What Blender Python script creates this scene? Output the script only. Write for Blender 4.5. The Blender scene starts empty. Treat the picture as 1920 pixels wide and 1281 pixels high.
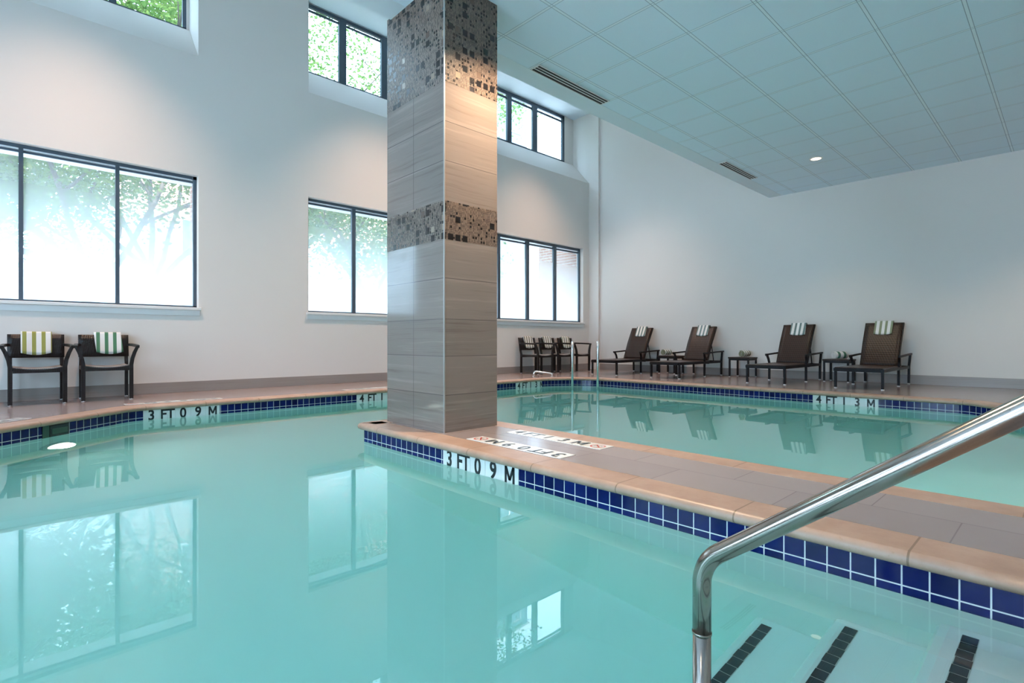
import bpy, bmesh, math, random
from mathutils import Vector, Matrix
PI = math.pi
sc = bpy.context.scene
COL = sc.collection
R = math.radians

# ------------------------------------------------------------------ node helpers
class NT:
    def __init__(self, name):
        m = bpy.data.materials.new(name); m.use_nodes = True
        self.m = m; self.t = m.node_tree; self.t.nodes.clear()
        self.out = self.t.nodes.new('ShaderNodeOutputMaterial')
    def n(self, typ, **kw):
        nd = self.t.nodes.new('ShaderNode' + typ)
        for k, v in kw.items():
            if k.startswith('i_'):
                key = k[2:]
                key = int(key) if key.isdigit() else key.replace('_', ' ')
                s = nd.inputs[key]
                if isinstance(v, bpy.types.NodeSocket): self.t.links.new(v, s)
                else: s.default_value = v
            else: setattr(nd, k, v)
        return nd
    def link(self, a, b): self.t.links.new(a, b)
    def surf(self, s): self.link(s, self.out.inputs['Surface'])
    def math(self, op, a, b=0.0, c=0.0):
        nd = self.t.nodes.new('ShaderNodeMath'); nd.operation = op
        for i, v in enumerate((a, b, c)):
            if isinstance(v, bpy.types.NodeSocket): self.link(v, nd.inputs[i])
            else: nd.inputs[i].default_value = v
        return nd.outputs[0]
    def mix(self, f, a, b):
        nd = self.t.nodes.new('ShaderNodeMix'); nd.data_type = 'RGBA'
        for k, v in ((0, f), (6, a), (7, b)):
            if isinstance(v, bpy.types.NodeSocket): self.link(v, nd.inputs[k])
            else: nd.inputs[k].default_value = v
        return nd.outputs[2]
    def ramp(self, f, stops, interp='LINEAR'):
        nd = self.t.nodes.new('ShaderNodeValToRGB'); cr = nd.color_ramp; cr.interpolation = interp
        while len(cr.elements) < len(stops): cr.elements.new(0.5)
        for e, (p, c) in zip(cr.elements, stops): e.position = p; e.color = c
        self.link(f, nd.inputs[0]); return nd.outputs[0]
    def obj(self, kind='Object'):
        return self.n('TexCoord').outputs[kind]
    def sep(self, v):
        nd = self.n('SeparateXYZ', i_0=v); return nd.outputs
    def comb(self, x, y, z):
        return self.n('CombineXYZ', i_0=x, i_1=y, i_2=z).outputs[0]
    def bump(self, h, strength=.3, dist=.01):
        return self.n('Bump', i_Strength=strength, i_Distance=dist, i_Height=h).outputs[0]
    def pbr(self, col, rough=.5, metal=0., normal=None, spec=.5, coat=0.):
        p = self.n('BsdfPrincipled', i_Roughness=rough, i_Metallic=metal)
        if isinstance(col, bpy.types.NodeSocket): self.link(col, p.inputs['Base Color'])
        else: p.inputs['Base Color'].default_value = col
        p.inputs['Specular IOR Level'].default_value = spec
        p.inputs['Coat Weight'].default_value = coat
        if normal is not None: self.link(normal, p.inputs['Normal'])
        self.surf(p.outputs[0]); return p

def C(r, g, b): return (r, g, b, 1)
def simple(name, col, rough=.5, metal=0., spec=.5, noise=0., nscale=40.):
    t = NT(name); nm = None
    if noise:
        nz = t.n('TexNoise', i_Vector=t.obj(), i_Scale=nscale, i_Detail=3.)
        nm = t.bump(nz.outputs[0], noise, .004)
    t.pbr(C(*col), rough, metal, nm, spec); return t.m
def emit(name, col, s):
    t = NT(name); e = t.n('Emission', i_Color=C(*col), i_Strength=s); t.surf(e.outputs[0]); return t.m

M = {}
M['wall'] = simple('painted_plaster', (.74, .70, .66), .75, spec=.25, noise=.06, nscale=90)
M['ceil_plain'] = simple('painted_drywall', (.72, .80, .86), .8, spec=.2)
M['sill'] = simple('sill_paint', (.78, .78, .77), .45)
M['alu'] = simple('dark_anodised_frame', (.075, .105, .14), .4, .2)
M['chrome'] = None
M['black_slot'] = simple('slot_black', (.012, .012, .014), .6)
M['white_metal'] = simple('white_enamel', (.75, .76, .77), .4)
M['grey_metal'] = simple('grey_feet', (.55, .55, .55), .35, .7)
M['letter'] = simple('black_lettering', (.012, .016, .02), .35)
M['red_letter'] = simple('red_lettering', (.42, .05, .03), .4)
M['white_tile'] = None
M['plaster'] = simple('pool_plaster', (.90, .90, .88), .7, spec=.2, noise=.05, nscale=20)
M['dark_tile'] = simple('nosing_tile', (.018, .022, .03), .25)
M['grout'] = simple('nosing_grout', (.62, .62, .60), .7)
M['concrete'] = simple('concrete', (.5, .49, .47), .8)
M['lamp_glow'] = emit('lamp_lens', (1., .84, .64), 2.6)
M['pool_glow'] = emit('pool_lamp_lens', (1., .92, .78), 3.)

def mk_ceiling():
    t = NT('lay_in_ceiling_panels')
    x, y, z = t.sep(t.obj())
    P = .6209
    def dist(v, o):
        u = t.math('DIVIDE', t.math('SUBTRACT', v, o), P)
        fr = t.math('FRACT', t.math('ADD', u, 100.))
        return t.math('MULTIPLY', t.math('SUBTRACT', .5, t.math('ABSOLUTE', t.math('SUBTRACT', fr, .5))), P)
    dx = dist(x, -3.755); dy = dist(y, 3.437)
    lx = t.math('LESS_THAN', dx, .012); ly = t.math('LESS_THAN', dy, .012)
    bar = t.math('MAXIMUM', lx, ly)
    gx = t.math('LESS_THAN', t.math('ABSOLUTE', t.math('SUBTRACT', dx, .0145)), .0028)
    gy = t.math('LESS_THAN', t.math('ABSOLUTE', t.math('SUBTRACT', dy, .0145)), .0024)
    gap = t.math('MAXIMUM', gx, gy)
    nz = t.n('TexNoise', i_Vector=t.obj(), i_Scale=130., i_Detail=4., i_Roughness=.7)
    pan = t.mix(nz.outputs[0], C(.70, .825, .93), C(.76, .885, .975))
    col = t.mix(bar, pan, C(.79, .885, .95))
    col = t.mix(gap, col, C(.36, .44, .52))
    h = t.math('ADD', t.math('MULTIPLY', nz.outputs[0], .25), t.math('MULTIPLY', gap, -2.))
    t.pbr(col, .8, 0, t.bump(h, .5, .004), .2)
    return t.m
M['ceiling'] = mk_ceiling()

def vein(t, vec, c0, c1, c2):
    x, y, z = t.sep(vec)
    h = t.math('ADD', x, y)
    v = t.comb(t.math('MULTIPLY', h, .35), t.math('MULTIPLY', h, .15), t.math('MULTIPLY', z, 13.))
    warp = t.n('TexNoise', i_Vector=vec, i_Scale=1.6, i_Detail=2.)
    v2 = t.n('VectorMath', operation='ADD', i_0=v, i_1=t.comb(0., 0., t.math('MULTIPLY', warp.outputs[0], .55))).outputs[0]
    a = t.n('TexNoise', i_Vector=v2, i_Scale=1.1, i_Detail=6., i_Roughness=.72).outputs[0]
    b = t.n('TexNoise', i_Vector=v2, i_Scale=4.5, i_Detail=4., i_Roughness=.6).outputs[0]
    f = t.math('ADD', t.math('MULTIPLY', a, .65), t.math('MULTIPLY', b, .35))
    return t.ramp(f, [(.33, c0), (.47, c1), (.54, c1), (.64, c2)])

def mk_stone(name, joints, vj, rough=.16, lift=0.):
    t = NT(name); vec = t.obj(); x, y, z = t.sep(vec)
    col = vein(t, vec, C(.14, .108, .092), C(.215, .178, .156), C(.28, .237, .21))
    line = None
    for j in joints:
        l = t.math('LESS_THAN', t.math('ABSOLUTE', t.math('SUBTRACT', z, j)), .0026)
        line = l if line is None else t.math('MAXIMUM', line, l)
    for (ax, p) in vj:
        v = (x, y)[ax]
        l = t.math('LESS_THAN', t.math('ABSOLUTE', t.math('SUBTRACT', v, p)), .0028)
        line = l if line is None else t.math('MAXIMUM', line, l)
    if line is not None:
        # each course of tile carries its own shade
        pass
    band = t.math('FLOOR', t.math('DIVIDE', t.math('SUBTRACT', z, .3), .3125))
    wn = t.n('TexWhiteNoise', noise_dimensions='1D', i_W=band)
    col = t.mix(t.math('MULTIPLY', wn.outputs[0], .30), col, C(.32, .27, .24))
    if line is not None: col = t.mix(line, col, C(.115, .10, .092))
    if lift: col = t.mix(lift, col, C(.40, .35, .325))
    t.pbr(col, rough, 0, None, .5, .15)
    return t.m
M['column_stone'] = mk_stone('vein_cut_limestone', (.30, .614, .9126, 1.241, 2.184, 2.50), ((0, -3.9),), .10)
M['base_stone'] = mk_stone('baseboard_stone', (), (), .35, .5)

def mk_mosaic():
    t = NT('mixed_square_mosaic'); vec = t.obj(); x, y, z = t.sep(vec)
    h = t.math('ADD', x, y)
    def cell(size, off):
        u = t.math('DIVIDE', t.math('ADD', h, off), size); v = t.math('DIVIDE', t.math('ADD', z, off * .7), size)
        fu, fv = t.math('FRACT', t.math('ADD', u, 500.)), t.math('FRACT', t.math('ADD', v, 500.))
        wn = t.n('TexWhiteNoise', noise_dimensions='2D', i_Vector=t.comb(t.math('FLOOR', u), t.math('FLOOR', v), 0.))
        e = t.math('MAXIMUM', t.math('ABSOLUTE', t.math('SUBTRACT', fu, .5)), t.math('ABSOLUTE', t.math('SUBTRACT', fv, .5)))
        return wn.outputs[0], wn.outputs[1], e, fu, fv
    stone = vein(t, vec, C(.09, .062, .048), C(.15, .11, .086), C(.215, .16, .128))
    grout = C(.035, .026, .024)
    # small stone slips with brown joints
    ra, ca, ea, fu, fv = cell(.0145, .003)
    slim = t.math('GREATER_THAN', ra, .45)
    eu = t.math('ABSOLUTE', t.math('SUBTRACT', fu, .5)); ev = t.math('ABSOLUTE', t.math('SUBTRACT', fv, .5))
    jn = t.math('GREATER_THAN', t.math('MULTIPLY_ADD', slim, t.math('SUBTRACT', eu, ev), ev), .33)
    stone = t.mix(t.math('MULTIPLY', t.math('GREATER_THAN', ra, .55), t.math('MULTIPLY', ra, .75)), stone, C(.33, .25, .20))
    col = t.mix(jn, stone, grout)
    # single small dark squares
    rb, cb, eb, _, _ = cell(.029, .011)
    sm = t.math('MULTIPLY', t.math('GREATER_THAN', rb, .80), t.math('LESS_THAN', eb, .36))
    col = t.mix(sm, col, C(.022, .02, .022))
    # large squares, dark or brown
    rc, cc, ec, _, _ = cell(.074, .02)
    big = t.math('MULTIPLY', t.math('GREATER_THAN', rc, .76), t.math('LESS_THAN', ec, .335))
    edge = t.math('MULTIPLY', t.math('GREATER_THAN', rc, .76), t.math('LESS_THAN', t.math('ABSOLUTE', t.math('SUBTRACT', ec, .348)), .014))
    pick = t.ramp(rc, [(.76, C(.014, .012, .013)), (.90, C(.03, .027, .03)), (.93, C(.16, .12, .10)), (.965, C(.33, .26, .2))], 'CONSTANT')
    col = t.mix(big, col, pick); col = t.mix(edge, col, grout)
    rg = t.math('ADD', .34, t.math('MULTIPLY', t.math('MAXIMUM', big, sm), -.14))
    p = t.pbr(col, .25, 0, t.bump(t.math('SUBTRACT', 1., jn), .25, .002), .5)
    t.link(rg, p.inputs['Roughness'])
    return t.m
M['mosaic'] = mk_mosaic()

def mk_deck():
    t = NT('deck_tile'); vec = t.obj()
    x, y, z = t.sep(vec)
    v = t.comb(x, t.math('ADD', y, .0), 0.)
    br = t.n('TexBrick', i_Vector=v, i_Scale=1., i_Mortar_Size=.0025, i_Brick_Width=.62, i_Row_Height=.31,
             i_Color1=C(.25, .205, .20), i_Color2=C(.29, .238, .23), i_Mortar=C(.17, .14, .135), offset=.5)
    br.inputs['Mortar Smooth'].default_value = .1
    nz = t.n('TexNoise', i_Vector=vec, i_Scale=6., i_Detail=5.)
    col = t.mix(t.math('MULTIPLY', nz.outputs[0], .30), br.outputs[0], C(.33, .275, .265))
    fine = t.n('TexNoise', i_Vector=vec, i_Scale=60., i_Detail=3.)
    t.pbr(col, .22, 0, t.bump(fine.outputs[0], .05, .003), .5)
    return t.m
M['deck'] = mk_deck()

def mk_coping():
    t = NT('sandstone_coping'); uv = t.obj('UV'); x, y, z = t.sep(uv)
    nz = t.n('TexNoise', i_Vector=t.obj(), i_Scale=5., i_Detail=6., i_Roughness=.65)
    n2 = t.n('TexNoise', i_Vector=t.obj(), i_Scale=70., i_Detail=3.)
    col = t.ramp(nz.outputs[0], [(.3, C(.355, .225, .16)), (.55, C(.43, .285, .21)), (.75, C(.49, .345, .265))])
    col = t.mix(t.math('MULTIPLY', t.math('GREATER_THAN', n2.outputs[0], .68), .35), col, C(.33, .2, .11))
    fr = t.math('FRACT', t.math('DIVIDE', t.math('ADD', x, 100.), .61))
    jt = t.math('LESS_THAN', t.math('ABSOLUTE', t.math('SUBTRACT', fr, .5)), .006)
    col = t.mix(jt, col, C(.22, .145, .095))
    t.pbr(col, .38, 0, t.bump(n2.outputs[0], .1, .002), .45)
    return t.m
M['coping'] = mk_coping()

def mk_bluetile():
    t = NT('cobalt_waterline_tile'); uv = t.obj('UV'); u, v, _ = t.sep(uv)
    P = .0793
    fu = t.math('FRACT', t.math('DIVIDE', t.math('ADD', u, 100 * P), P))
    du = t.math('SUBTRACT', .5, t.math('ABSOLUTE', t.math('SUBTRACT', fu, .5)))
    gu = t.math('LESS_THAN', du, .032)
    w = t.math('SUBTRACT', -.137, v)
    dv = t.math('ABSOLUTE', w)
    gv = t.math('LESS_THAN', dv, .0026)
    gv2 = t.math('LESS_THAN', t.math('ABSOLUTE', t.math('SUBTRACT', -.219, v)), .0026)
    g = t.math('MAXIMUM', gu, t.math('MAXIMUM', gv, gv2))
    cell = t.comb(t.math('FLOOR', t.math('DIVIDE', u, P)), t.math('GREATER_THAN', v, -.137), 0.)
    wn = t.n('TexWhiteNoise', noise_dimensions='2D', i_Vector=cell)
    nz = t.n('TexNoise', i_Vector=t.obj(), i_Scale=14., i_Detail=3.)
    f = t.math('ADD', t.math('MULTIPLY', wn.outputs[0], .55), t.math('MULTIPLY', nz.outputs[0], .45))
    col = t.ramp(f, [(.1, C(.001, .003, .050)), (.5, C(.002, .006, .085)), (.9, C(.004, .012, .125))])
    col = t.mix(g, col, C(.62, .65, .66))
    p = t.pbr(col, .1, 0, t.bump(t.math('SUBTRACT', 1., g), .4, .002), .28)
    t.link(t.math('ADD', .1, t.math('MULTIPLY', g, .5)), p.inputs['Roughness'])
    return t.m
M['bluetile'] = mk_bluetile()

def mk_whitetile():
    t = NT('white_marker_tile')
    nz = t.n('TexNoise', i_Vector=t.obj(), i_Scale=8.)
    t.pbr(t.mix(nz.outputs[0], C(.70, .71, .69), C(.80, .80, .78)), .22)
    return t.m
M['white_tile'] = mk_whitetile()

def mk_chrome():
    t = NT('polished_stainless'); vec = t.obj()
    nz = t.n('TexNoise', i_Vector=vec, i_Scale=45., i_Detail=4.)
    sp = t.n('TexNoise', i_Vector=vec, i_Scale=170., i_Detail=2.)
    r = t.math('ADD', .09, t.math('MULTIPLY', nz.outputs[0], .12))
    col = t.mix(t.math('MULTIPLY', t.math('GREATER_THAN', sp.outputs[0], .73), .6), C(.40, .355, .315), C(.2, .14, .1))
    p = t.pbr(col, .14, 1.0); t.link(r, p.inputs['Roughness'])
    return t.m
M['chrome'] = mk_chrome()
M['steel'] = simple('bright_steel', (.80, .81, .82), .22, 1.)

def mk_wicker(name, c0, c1, sc_=55., rough=.38):
    t = NT(name); vec = t.obj(); x, y, z = t.sep(vec)
    a = t.math('SINE', t.math('MULTIPLY', t.math('ADD', t.math('ADD', x, y), z), sc_ * 2))
    b = t.math('SINE', t.math('MULTIPLY', t.math('SUBTRACT', t.math('ADD', x, y), z), sc_ * 2))
    f = t.math('ADD', .5, t.math('MULTIPLY', t.math('MULTIPLY', a, b), .5))
    col = t.mix(f, C(*c0), C(*c1))
    t.pbr(col, rough, 0, t.bump(f, .5, .004), .32)
    return t.m
M['wicker'] = mk_wicker('espresso_wicker', (.008, .007, .008), (.022, .018, .018), 75.)
M['wicker_brown'] = mk_wicker('brown_woven_panel', (.016, .009, .007), (.052, .026, .018), 42., .36)
M['frame_dark'] = simple('espresso_frame', (.011, .010, .012), .45, spec=.22)
M['sling'] = mk_wicker('grey_seat_weave', (.16, .15, .145), (.34, .32, .31), 90., .45)

def mk_towel(name, cg, axis=1, period=.086, off=0.):
    t = NT(name); vec = t.obj(); s = t.sep(vec)[axis]
    fr = t.math('FRACT', t.math('DIVIDE', t.math('ADD', s, 10 * period + off), period))
    col = t.ramp(fr, [(0., C(.82, .80, .77)), (.50, C(*cg)), (.94, C(.82, .80, .77))], 'CONSTANT')
    fine = t.n('TexNoise', i_Vector=vec, i_Scale=260., i_Detail=2.)
    t.pbr(col, .95, 0, t.bump(fine.outputs[0], .5, .004), .1)
    return t.m

def mk_water():
    t = NT('pool_water')
    vec = t.obj()
    x, y, z = t.sep(vec)
    nz = t.n('TexNoise', i_Vector=t.comb(t.math('MULTIPLY', x, 1.), t.math('MULTIPLY', y, 1.), 0.), i_Scale=2.2, i_Detail=2., i_Roughness=.5)
    bp = t.bump(nz.outputs[0], .05, .008)
    g = t.n('BsdfGlass', i_IOR=1.333, i_Roughness=0., i_Color=C(1, 1, 1), i_Normal=bp)
    t.surf(g.outputs[0])
    va = t.n('VolumeAbsorption', i_Color=C(.16, .915, .84), i_Density=.34)
    t.link(va.outputs[0], t.out.inputs['Volume'])
    return t.m
M['water'] = mk_water()

def mk_glass(name, film):
    t = NT(name)
    tr = t.n('BsdfTransparent', i_Color=C(.93, .96, .97))
    gl = t.n('BsdfGlossy', i_Roughness=.0, i_Color=C(.9, .95, 1.))
    bf = t.n('NewGeometry').outputs['Backfacing']
    fr = t.n('Fresnel'); t.link(t.math('SUBTRACT', 1.5, t.math('MULTIPLY', bf, 1.5 - 1 / 1.5)), fr.inputs['IOR'])
    s = t.n('MixShader', i_0=t.math('MULTIPLY', fr.outputs[0], .9), i_1=tr.outputs[0], i_2=gl.outputs[0]).outputs[0]
    if film:
        z = t.sep(t.obj())[2]
        f = t.n('MapRange', i_0=z, i_1=1.25, i_2=3.0, i_3=.85, i_4=.18)
        f.clamp = True
        tl = t.n('BsdfTranslucent', i_Color=C(.74, .78, .80))
        s = t.n('MixShader', i_0=f.outputs[0], i_1=s, i_2=tl.outputs[0]).outputs[0]
    t.surf(s); return t.m
M['glass_film'] = mk_glass('frosted_fade_glass', True)
M['glass'] = mk_glass('clear_glass', False)

def mk_leaf():
    t = NT('spring_leaf'); nz = t.n('TexNoise', i_Vector=t.obj(), i_Scale=3., i_Detail=3.)
    col = t.ramp(nz.outputs[0], [(.3, C(.07, .14, .04)), (.5, C(.13, .215, .065)), (.7, C(.21, .28, .105))])
    d = t.n('BsdfDiffuse'); t.link(col, d.inputs[0])
    tl = t.n('BsdfTranslucent'); t.link(col, tl.inputs[0])
    t.surf(t.n('MixShader', i_0=.45, i_1=d.outputs[0], i_2=tl.outputs[0]).outputs[0]); return t.m
M['leaf'] = mk_leaf()
M['bark'] = simple('tree_bark', (.12, .10, .085), .9, noise=.6, nscale=30)
def mk_brick():
    t = NT('red_brick'); x, y, z = t.sep(t.obj())
    br = t.n('TexBrick', i_Vector=t.comb(t.math('ADD', x, y), z, 0.), i_Scale=1., i_Mortar_Size=.008, i_Brick_Width=.22, i_Row_Height=.075,
             i_Color1=C(.33, .13, .09), i_Color2=C(.42, .19, .13), i_Mortar=C(.5, .46, .42))
    t.pbr(br.outputs[0], .85); return t.m
M['brick'] = mk_brick()
M['pane_dark'] = simple('far_window_pane', (.10, .14, .18), .15)
M['grass'] = simple('lawn', (.22, .30, .10), .95, noise=.4, nscale=20)
M['stucco'] = simple('pale_stucco', (.72, .71, .69), .85)

# ------------------------------------------------------------------ mesh builder
class MB:
    def __init__(self): self.bm = bmesh.new(); self.uv = None
    def quad(self, pts, mi=0):
        vs = [self.bm.verts.new(p) for p in pts]; f = self.bm.faces.new(vs); f.material_index = mi; return f
    def box(self, lo, hi, mi=0, mat=None, bev=0.):
        x0, y0, z0 = lo; x1, y1, z1 = hi
        c = [(x0, y0, z0), (x1, y0, z0), (x1, y1, z0), (x0, y1, z0), (x0, y0, z1), (x1, y0, z1), (x1, y1, z1), (x0, y1, z1)]
        vs = [self.bm.verts.new(mat @ Vector(p) if mat else p) for p in c]
        fs = []
        for q in ((3, 2, 1, 0), (4, 5, 6, 7), (0, 1, 5, 4), (1, 2, 6, 5), (2, 3, 7, 6), (3, 0, 4, 7)):
            f = self.bm.faces.new([vs[i] for i in q]); f.material_index = mi; fs.append(f)
        if bev:
            es = list({e for f in fs for e in f.edges})
            r = bmesh.ops.bevel(self.bm, geom=es, offset=bev, segments=2, profile=.5, affect='EDGES', clamp_overlap=True)
            for f in r['faces']: f.material_index = mi
        return self
    def tube(self, pts, rad, seg=12, mi=0, square=False, cap=True, up=(0, 0, 1)):
        pts = [Vector(p) for p in pts]; n = len(pts)
        rads = rad if isinstance(rad, (list, tuple)) else [rad] * n
        rings = []; prev = None
        for i, p in enumerate(pts):
            a = pts[max(i - 1, 0)]; b = pts[min(i + 1, n - 1)]; d = (b - a).normalized()
            if prev is None:
                u = Vector(up); u = u - d * u.dot(d)
                if u.length < 1e-3: u = Vector((0, 1, 0)) - d * d.y
                if u.length < 1e-3: u = Vector((1, 0, 0)) - d * d.x
            else: u = prev - d * prev.dot(d)
            u.normalize(); prev = u; w = d.cross(u); ring = []
            if square:
                for sx, sy in ((1, 1), (-1, 1), (-1, -1), (1, -1)): ring.append(self.bm.verts.new(p + (u * sx + w * sy) * rads[i]))
            else:
                for k in range(seg):
                    th = 2 * PI * k / seg; ring.append(self.bm.verts.new(p + (u * math.cos(th) + w * math.sin(th)) * rads[i]))
            rings.append(ring)
        m = len(rings[0])
        for a, b in zip(rings, rings[1:]):
            for k in range(m):
                f = self.bm.faces.new((a[k], a[(k + 1) % m], b[(k + 1) % m], b[k])); f.material_index = mi; f.smooth = not square
        if cap:
            for r_, rev in ((rings[0], True), (rings[-1], False)):
                f = self.bm.faces.new(list(reversed(r_)) if rev else r_); f.material_index = mi
        return self
    def cyl(self, p, r, h, seg=20, mi=0, r2=None):
        p = Vector(p); return self.tube([p, p + Vector((0, 0, h))], [r, r if r2 is None else r2], seg, mi)
    def grid(self, fn, nu, nv, mi=0, smooth=True):
        vs = [[self.bm.verts.new(fn(i / nu, j / nv)) for j in range(nv + 1)] for i in range(nu + 1)]
        for i in range(nu):
            for j in range(nv):
                f = self.bm.faces.new((vs[i][j], vs[i + 1][j], vs[i + 1][j + 1], vs[i][j + 1])); f.smooth = smooth; f.material_index = mi
        return self
    def text(self, s, size, mat, mi=0, depth=.0015, bold=.0):
        cu = bpy.data.curves.new('lettering', 'FONT'); cu.body = s; cu.size = size; cu.align_x = 'CENTER'; cu.align_y = 'CENTER'
        cu.extrude = depth; cu.offset = bold; cu.resolution_u = 4
        ob = bpy.data.objects.new('lettering', cu); COL.objects.link(ob)
        dg = bpy.context.evaluated_depsgraph_get(); me = bpy.data.meshes.new_from_object(ob.evaluated_get(dg))
        b2 = bmesh.new(); b2.from_mesh(me); b2.transform(mat)
        tmp = bpy.data.meshes.new('tmp'); 
        for f in b2.faces: f.material_index = mi
        b2.to_mesh(tmp); b2.free(); self.bm.from_mesh(tmp)
        bpy.data.meshes.remove(tmp); bpy.data.meshes.remove(me); bpy.data.objects.remove(ob); bpy.data.curves.remove(cu)
        return self
    def build(self, name, mats, parent=None, solid=0., smooth=None, normals=True):
        if normals: bmesh.ops.recalc_face_normals(self.bm, faces=self.bm.faces[:])
        me = bpy.data.meshes.new(name); self.bm.to_mesh(me); self.bm.free()
        for m in (mats if isinstance(mats, (list, tuple)) else [mats]): me.materials.append(m)
        if smooth is not None:
            for p in me.polygons: p.use_smooth = smooth
        o = bpy.data.objects.new(name, me); COL.objects.link(o)
        if parent: o.parent = parent
        if solid:
            md = o.modifiers.new('thickness', 'SOLIDIFY'); md.thickness = solid; md.offset = 0.
        return o

def tag(o, label=None, cat=None, group=None, kind=None):
    if label: o['label'] = label
    if cat: o['category'] = cat
    if group: o['group'] = group
    if kind: o['kind'] = kind
    return o
def empty(name, loc=(0, 0, 0), rz=0., **kw):
    o = bpy.data.objects.new(name, None); COL.objects.link(o); o.location = loc; o.rotation_euler = (0, 0, rz)
    o.empty_display_size = .1
    return tag(o, **kw)
def struct(o): o['kind'] = 'structure'; return o
def copy_tree(o, parent=None):
    c = o.copy(); COL.objects.link(c)
    if parent: c.parent = parent
    for ch in list(o.children): copy_tree(ch, c)
    return c

# ------------------------------------------------------------------ room constants (metres)
W = -8.85          # inner face of the window wall
XR = -9.40         # plane of the upper windows
L = 11.25          # end wall
ZC = 3.663         # dropped ceiling
ZH = 6.78          # high ceiling along the window wall
XS = -4.27         # edge of the dropped ceiling
XE = 3.2; YB = -5.0
ZW = -.165         # water level

# ------------------------------------------------------------------ pool outline (tile face, water on the left of travel)
def fillet(pts, rads, seg=8):
    out = []; n = len(pts)
    for i in range(n):
        p = Vector(pts[i]); r = rads[i]
        if r <= 0: out.append(p); continue
        a = (Vector(pts[i - 1]) - p).normalized(); b = (Vector(pts[(i + 1) % n]) - p).normalized()
        ang = a.angle(b); t = r / math.tan(ang / 2)
        s = p + a * t; e = p + b * t; c = p + (a + b).normalized() * (r / math.sin(ang / 2))
        v0 = s - c; v1 = e - c; th = math.atan2(v0.x * v1.y - v0.y * v1.x, v0.dot(v1))
        for k in range(seg + 1):
            q = th * k / seg; out.append(c + Vector((v0.x * math.cos(q) - v0.y * math.sin(q), v0.x * math.sin(q) + v0.y * math.cos(q))))
    return out
corners = [(.02, -1.6), (.02, 2.31), (-4.40, 2.31), (-4.40, 3.225), (.6, 3.225), (.6, 6.88), (-.87, 8.60),
           (-7.28, 8.60), (-7.28, 1.0), (-4.95, -1.6)]
radii = [0, 0, .03, .03, 0, 0, .25, .95, .35, .5]
OUT = fillet(corners, radii)
def densify(poly, step):
    res = []
    for i, p in enumerate(poly):
        q = poly[(i + 1) % len(poly)]; k = max(1, int((q - p).length / step))
        res += [p + (q - p) * (j / k) for j in range(k)]
    return res
OUT = densify(OUT, .3)
def offset(poly, d):
    """shift an outline sideways, d > 0 to the right of travel (towards the deck)"""
    n = len(poly); res = []
    for i in range(n):
        a = (poly[i] - poly[i - 1]).normalized(); b = (poly[(i + 1) % n] - poly[i]).normalized()
        na = Vector((a.y, -a.x)); nb = Vector((b.y, -b.x)); m = (na + nb).normalized()
        res.append(poly[i] + m * (d / max(.3, m.dot(na))))
    return res
def ring_sweep(prof, name, mat, parent, uvscale=1.):
    """sweep (offset, z) profile round the outline, UV = arc length and height"""
    mb = MB(); bm = mb.bm; uvl = bm.loops.layers.uv.new('UVMap'); n = len(OUT)
    rings = [[bm.verts.new((p.x, p.y, z)) for p in offset(OUT, d)] for d, z in prof]
    # arc length, with the near divider face and far wall phased on their tile joints
    u = [0.]
    for i in range(n): u.append(u[-1] + (OUT[(i + 1) % n] - OUT[i]).length)
    ic = min(range(n), key=lambda i: (OUT[i] - Vector((.02, 2.31))).length)
    u0 = u[ic] + (0.02 + .660)
    for j in range(len(prof) - 1):
        for i in range(n):
            k = (i + 1) % n
            f = bm.faces.new((rings[j][i], rings[j][k], rings[j + 1][k], rings[j + 1][i])); f.smooth = False
            uu = (u[i], u[i + 1], u[i + 1], u[i]); vv = (prof[j][1], prof[j][1], prof[j + 1][1], prof[j + 1][1])
            for l, a, b in zip(f.loops, uu, vv): l[uvl].uv = (a - u0, b)
    return mb.build(name, mat, parent)

pool = empty('swimming_pool', (0, 0, 0), label='indoor swimming pool with blue waterline tiles, split by a tiled divider', cat='pool', kind='structure')
COP = [(.165, -.004), (.165, .001), (-.028, .001), (-.042, -.004), (-.052, -.014), (-.057, -.028), (-.052, -.042), (-.04, -.051), (-.02, -.055), (.004, -.055)]
cop = ring_sweep(COP, 'coping', M['coping'], pool)
for p in cop.data.polygons: p.use_smooth = abs(p.normal.z) < .97
tag(cop, label='tan sandstone bullnose coping around the pool')
tl = ring_sweep([(0., -.052), (0., -.174)], 'waterline_tile', M['bluetile'], pool)
tag(tl, label='cobalt blue waterline tile band')
# plaster shell: walls and bottom
mb = MB(); n = len(OUT)
top = [mb.bm.verts.new((p.x, p.y, -.174)) for p in OUT]; bot = [mb.bm.verts.new((p.x, p.y, -1.18)) for p in OUT]
for i in range(n): mb.bm.faces.new((top[i], top[(i + 1) % n], bot[(i + 1) % n], bot[i]))
es = [mb.bm.edges.get((bot[i], bot[(i + 1) % n])) for i in range(n)]
bmesh.ops.triangle_fill(mb.bm, use_beauty=True, use_dissolve=False, edges=es)
mb.build('plaster_shell', M['plaster'], pool)

# water body, its sides tucked behind the shell
mb = MB(); wo = offset(OUT, .02)
a = [mb.bm.verts.new((p.x, p.y, ZW)) for p in wo]; b = [mb.bm.verts.new((p.x, p.y, -1.22)) for p in wo]
for i in range(n): mb.bm.faces.new((a[i], a[(i + 1) % n], b[(i + 1) % n], b[i]))
for rr in (a, b):
    bmesh.ops.triangle_fill(mb.bm, use_beauty=True, use_dissolve=False, edges=[mb.bm.edges.get((rr[i], rr[(i + 1) % n])) for i in range(n)])
wat = mb.build('water', M['water']); struct(wat)
tag(wat, label='still turquoise pool water mirroring the windows', cat='water')

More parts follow.
